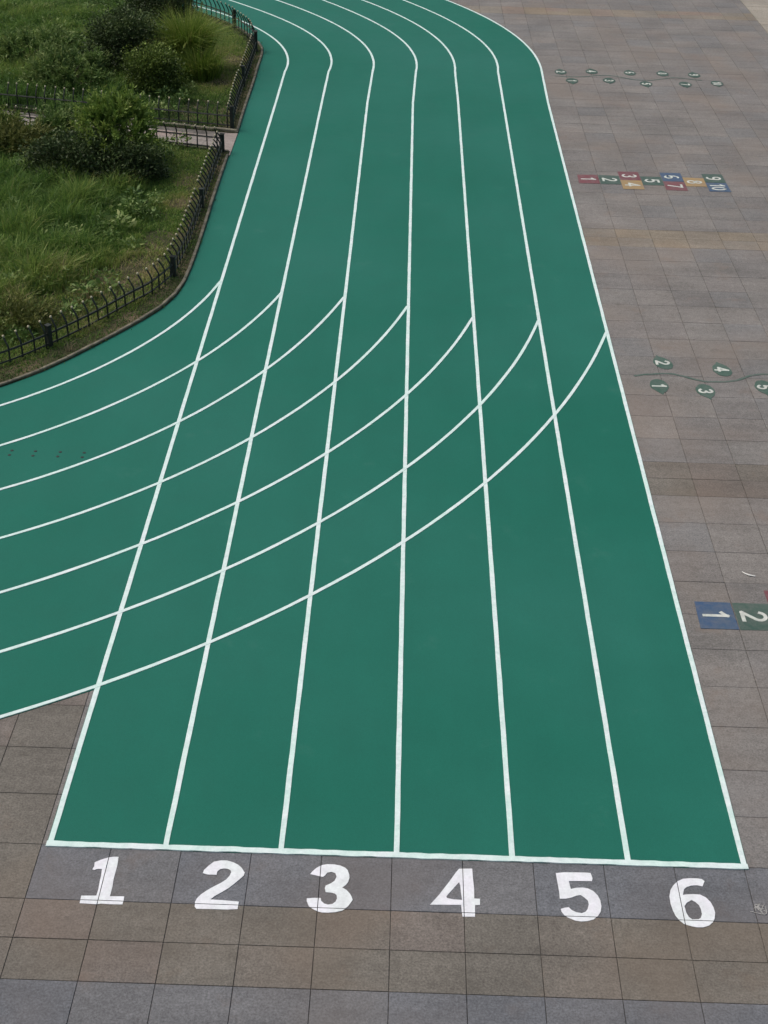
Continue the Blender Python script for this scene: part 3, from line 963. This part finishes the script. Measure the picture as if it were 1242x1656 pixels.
# ------------------------------------------------------------------ shrubs
def leaves_mesh(name, C, N, L, Wd, tone, mat, parent):
    """one small folded leaf (four corners) at each point, growing along N"""
    n = len(C)
    N = N / np.linalg.norm(N, axis=1)[:, None]
    r = RNG.normal(0, 1, (n, 3))
    S = np.cross(N, r); S /= np.linalg.norm(S, axis=1)[:, None]
    U = np.cross(S, N)
    V = np.zeros((n, 4, 3))
    V[:, 0] = C
    V[:, 1] = C + N * (L * .5)[:, None] + S * (Wd * .5)[:, None] + U * (L * .08)[:, None]
    V[:, 2] = C + N * L[:, None]
    V[:, 3] = C + N * (L * .5)[:, None] - S * (Wd * .5)[:, None] + U * (L * .08)[:, None]
    me = bpy.data.meshes.new(name)
    me.vertices.add(n * 4); me.vertices.foreach_set('co', V.ravel())
    me.loops.add(n * 4); me.loops.foreach_set('vertex_index', np.arange(n * 4))
    me.polygons.add(n); me.polygons.foreach_set('loop_start', np.arange(n) * 4); me.polygons.foreach_set('loop_total', np.full(n, 4))
    at = me.attributes.new('tone', 'FLOAT', 'POINT')
    at.data.foreach_set('value', np.clip(np.repeat(tone, 4), 0, 1))
    me.materials.append(mat)
    me.update(calc_edges=True); me.validate()
    return link(bpy.data.objects.new(name, me), parent)

def shrub(name, loc, rx, ry, h, clumps, per, leaf, wid, mat, label, upright=0.3, feather=False, cat='shrub', z_lo=0.12, group=None):
    root = empty(name, (loc[0], loc[1], BED_Z), label=label, cat=cat, group=group)
    tips, stems = [], []
    for i in range(clumps):
        a = RNG.uniform(0, 2 * math.pi)
        u = RNG.uniform(0, 1) ** .5
        zt = RNG.uniform(z_lo, 1)
        lim = math.sqrt(max(0.04, 1 - (abs(zt - .42) / .62) ** 2.2))
        q = .35 + .65 * u
        tips.append(np.array([math.cos(a) * rx * lim * q, math.sin(a) * ry * lim * q, zt * h * RNG.uniform(.85, 1.05)]))
    for i, t in enumerate(tips):
        if i % 3 == 0:
            b = np.array([RNG.uniform(-.06, .06), RNG.uniform(-.06, .06), -.04])
            m1 = b + (t - b) * np.array([.3, .3, .5])
            stems.append(tube([Vector(b), Vector(m1), Vector(t * .97)], [0.016, 0.010, 0.004], 5))
    v, f = merge(stems)
    mesh_obj('stems', v, f, M_BARK, root, smooth=True)
    C, N, T = [], [], []
    for t in tips:
        s = per if isinstance(per, int) else int(per)
        ct = RNG.normal(.0, .10)
        out = t - np.array([0, 0, h * .3]); out /= (np.linalg.norm(out) + 1e-6)
        if feather:
            for w in range(7):                                  # twigs with narrow leaves
                d = out + RNG.normal(0, .45, 3) + np.array([0, 0, upright]); d /= np.linalg.norm(d)
                ln = RNG.uniform(.20, .46)
                k = s // 7
                u = RNG.uniform(0, 1, k)
                st = t - out * .12
                c = st + d * (u * ln)[:, None] + RNG.normal(0, .008, (k, 3))
                C.append(c); N.append(d + RNG.normal(0, .55, (k, 3)))
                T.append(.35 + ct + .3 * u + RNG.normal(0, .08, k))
        else:
            sp = np.array([rx, ry, h * .6]) * .20
            c = t + RNG.normal(0, 1, (s, 3)) * sp
            C.append(c)
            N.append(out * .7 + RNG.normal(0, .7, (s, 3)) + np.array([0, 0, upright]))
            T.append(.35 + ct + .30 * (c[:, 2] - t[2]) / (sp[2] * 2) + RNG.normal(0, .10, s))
    C, N, T = np.concatenate(C), np.concatenate(N), np.concatenate(T)
    k = C[:, 2] > 0.02
    C, N, T = C[k], N[k], T[k]
    L = leaf * RNG.uniform(.6, 1.3, len(C)); Wd = L * wid * RNG.uniform(.8, 1.2, len(C))
    leaves_mesh('foliage', C, N, L, Wd, T, mat, root)
    return root

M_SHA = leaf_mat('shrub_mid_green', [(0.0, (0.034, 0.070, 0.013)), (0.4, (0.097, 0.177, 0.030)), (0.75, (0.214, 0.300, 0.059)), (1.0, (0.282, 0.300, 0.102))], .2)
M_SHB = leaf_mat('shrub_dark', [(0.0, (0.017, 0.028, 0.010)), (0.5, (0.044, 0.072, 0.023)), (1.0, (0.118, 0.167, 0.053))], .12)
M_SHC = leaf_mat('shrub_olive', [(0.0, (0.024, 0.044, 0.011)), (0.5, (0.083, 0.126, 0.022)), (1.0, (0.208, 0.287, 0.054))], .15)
M_SHD = leaf_mat('weed_pale', [(0.0, (0.038, 0.077, 0.018)), (0.5, (0.110, 0.191, 0.047)), (1.0, (0.292, 0.340, 0.126))], .2)
M_SHE = leaf_mat('plume_grass', [(0.0, (0.054, 0.099, 0.014)), (0.5, (0.145, 0.233, 0.032)), (1.0, (0.340, 0.340, 0.100))], .3)
M_SHF = leaf_mat('weed_rusty', [(0.0, (0.036, 0.048, 0.011)), (0.5, (0.106, 0.128, 0.032)), (1.0, (0.227, 0.221, 0.072))], .2)

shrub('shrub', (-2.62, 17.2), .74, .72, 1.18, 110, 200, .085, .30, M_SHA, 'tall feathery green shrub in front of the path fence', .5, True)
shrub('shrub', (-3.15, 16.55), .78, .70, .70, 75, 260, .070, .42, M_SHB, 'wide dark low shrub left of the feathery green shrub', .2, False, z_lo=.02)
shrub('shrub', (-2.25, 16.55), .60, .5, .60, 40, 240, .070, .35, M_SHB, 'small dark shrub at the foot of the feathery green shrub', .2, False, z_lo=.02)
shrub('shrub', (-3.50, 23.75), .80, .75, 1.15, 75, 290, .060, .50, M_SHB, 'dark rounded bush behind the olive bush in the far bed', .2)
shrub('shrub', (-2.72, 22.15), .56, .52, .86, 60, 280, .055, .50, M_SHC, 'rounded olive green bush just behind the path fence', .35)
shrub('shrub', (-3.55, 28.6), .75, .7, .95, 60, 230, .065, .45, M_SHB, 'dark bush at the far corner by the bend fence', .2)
shrub('weed_clump', (-4.55, 22.3), .95, .7, .62, 55, 180, .10, .22, M_SHD, 'pale narrow-leaved weeds behind the path fence at left', .5, True, 'weeds')
shrub('weed_clump', (-4.6, 17.7), .65, .45, .40, 34, 180, .09, .24, M_SHF, 'rusty brown weeds beside the path fence at left', .5, True, 'weeds')
shrub('weed_clump', (-2.75, 10.1), .50, .40, .24, 22, 130, .075, .22, M_SHF, 'low rusty weeds near the front fence', .5, True, 'weeds')
shrub('weed_clump', (-6.0, 24.5), 1.1, .9, .55, 50, 180, .10, .22, M_SHD, 'loose pale weeds at the left edge of the far bed', .5, True, 'weeds')

shrub('weed_clump', (-4.0, 18.6), .45, .30, .42, 26, 150, .09, .24, M_SHD, 'upright green weeds hiding the path left of the feathery shrub', .6, True, 'weeds')
shrub('weed_clump', (-5.25, 18.6), .55, .40, .34, 30, 170, .09, .24, M_SHC, 'olive weeds beside the path fence at the left picture edge', .5, True, 'weeds')

def ground_weeds(poly, n, x0, x1, y0, y1, edges, dmin, hmax, label):
    C, N, T, L = [], [], [], []
    made = 0
    while made < n:
        x, y_ = RNG.uniform(x0, x1), RNG.uniform(y0, y1)
        if not inside(x, y_, poly): continue
        if min(math.hypot(x - p.x, y_ - p.y) for p in edges[::6]) < dmin: continue
        made += 1
        h = RNG.uniform(.3, 1) * hmax; r = RNG.uniform(.10, .26); ct = RNG.normal(.5, .16); k = int(RNG.integers(40, 110))
        a = RNG.uniform(0, 6.28, k); q = r * RNG.uniform(0, 1, k) ** .6; zz = h * RNG.uniform(.25, 1.0, k) * (1 - .4 * q / r)
        C.append(np.stack([x + np.cos(a) * q, y_ + np.sin(a) * q, BED_Z + zz], 1))
        N.append(np.stack([np.cos(a), np.sin(a), RNG.uniform(-.1, .9, k)], 1) + RNG.normal(0, .4, (k, 3)))
        T.append(ct + RNG.normal(0, .12, k)); L.append(RNG.uniform(.045, .11, k) * RNG.uniform(.7, 1.3))
    C, N, T, L = [np.concatenate(a) for a in (C, N, T, L)]
    o = leaves_mesh('ground_weeds', C, N, L, L * RNG.uniform(.28, .5, len(L)), T, M_SHD, None)
    o['kind'] = 'stuff'; o['label'] = label; o['category'] = 'weeds'
ground_weeds(BED_NEAR, 330, -7.4, -1.2, 7.5, 18.5, kerb_near, 1.0, .40, 'leafy weeds scattered through the near bed grass')
ground_weeds(BED_FAR, 260, -9.0, -1.2, 20.5, 31.0, kerb_far, 1.2, .34, 'leafy weeds scattered through the far bed grass')

def plume(loc, h, n, label):
    root = empty('ornamental_grass', (*loc, BED_Z), label=label, cat='grass plant')
    B = np.stack([RNG.normal(0, .13, n), RNG.normal(0, .13, n), np.zeros(n)], 1)
    az = np.arctan2(B[:, 1], B[:, 0]) + RNG.normal(0, .4, n)
    Hh = h * RNG.uniform(.5, 1.1, n)
    blades_mesh('blades', B, Hh, az, RNG.uniform(.1, 1.0, n), RNG.uniform(.012, .022, n), RNG.normal(.5, .18, n), M_SHE, root, curl=.45)
plume((-2.20, 24.0), 1.55, 2400, 'bright yellow-green fountain grass beside the dark bush')
plume((-1.80, 23.2), .85, 1100, 'low fountain grass clump right of the taller one')

M_DRY = leaf_mat('dry_stalks', [(0.0, (0.16, 0.13, 0.08)), (1.0, (0.34, 0.29, 0.19))], .2)
root = empty('dry_weed', (-1.83, 9.36, BED_Z), label='thin pale dry weed sprouting between front fence and kerb', cat='weeds')
n = 14
B = np.stack([RNG.normal(0, .02, n), RNG.normal(0, .02, n), np.full(n, -.01)], 1)
blades_mesh('stalks', B, RNG.uniform(.14, .27, n), RNG.uniform(0, 6.28, n), RNG.uniform(.1, .7, n), np.full(n, .012), RNG.uniform(.2, .9, n), M_DRY, root)

# ------------------------------------------------------------------ litter on the paving
pts = [Vector((-.08, .075, .004)), Vector((-.05, .02, .010)), Vector((.01, -.02, .014)), Vector((.085, -.03, .006))]
vs, fs = [], []
for i, q in enumerate(pts):
    w = (.006, .013, .014, .008)[i]
    vs += [(q.x, q.y - w, q.z), (q.x, q.y + w, q.z + .004), (q.x, q.y + w, q.z + .0055), (q.x, q.y - w, q.z + .0015)]
    if i:
        o = 4 * (i - 1)
        for k in range(4):
            j = (k + 1) % 4
            fs.append((o + k, o + j, o + 4 + j, o + 4 + k))
fs += [(3, 2, 1, 0), (12, 13, 14, 15)]
o = mesh_obj('paper_scrap', vs, fs, M_SCRAP, label='curled white scrap lying on the paving above the blue square', cat='litter')
o.location = (6.79, 4.357, 0.0)
o.scale = (.8, .8, .8)
parts = []
for k in range(11):
    P = [(random.gauss(0, .030), random.gauss(0, .036)) for t in range(3)]
    parts.append(ribbon(catmull(P, .012), .0055, .002 + .0004 * k, .001, .0015))
v, f = merge(parts)
o = mesh_obj('chalk_scribble', v, f, M_CHALK, label='small whitish scribble on the paving right of number six', cat='chalk mark')
o.location = (5.94, -0.44, 0.001)
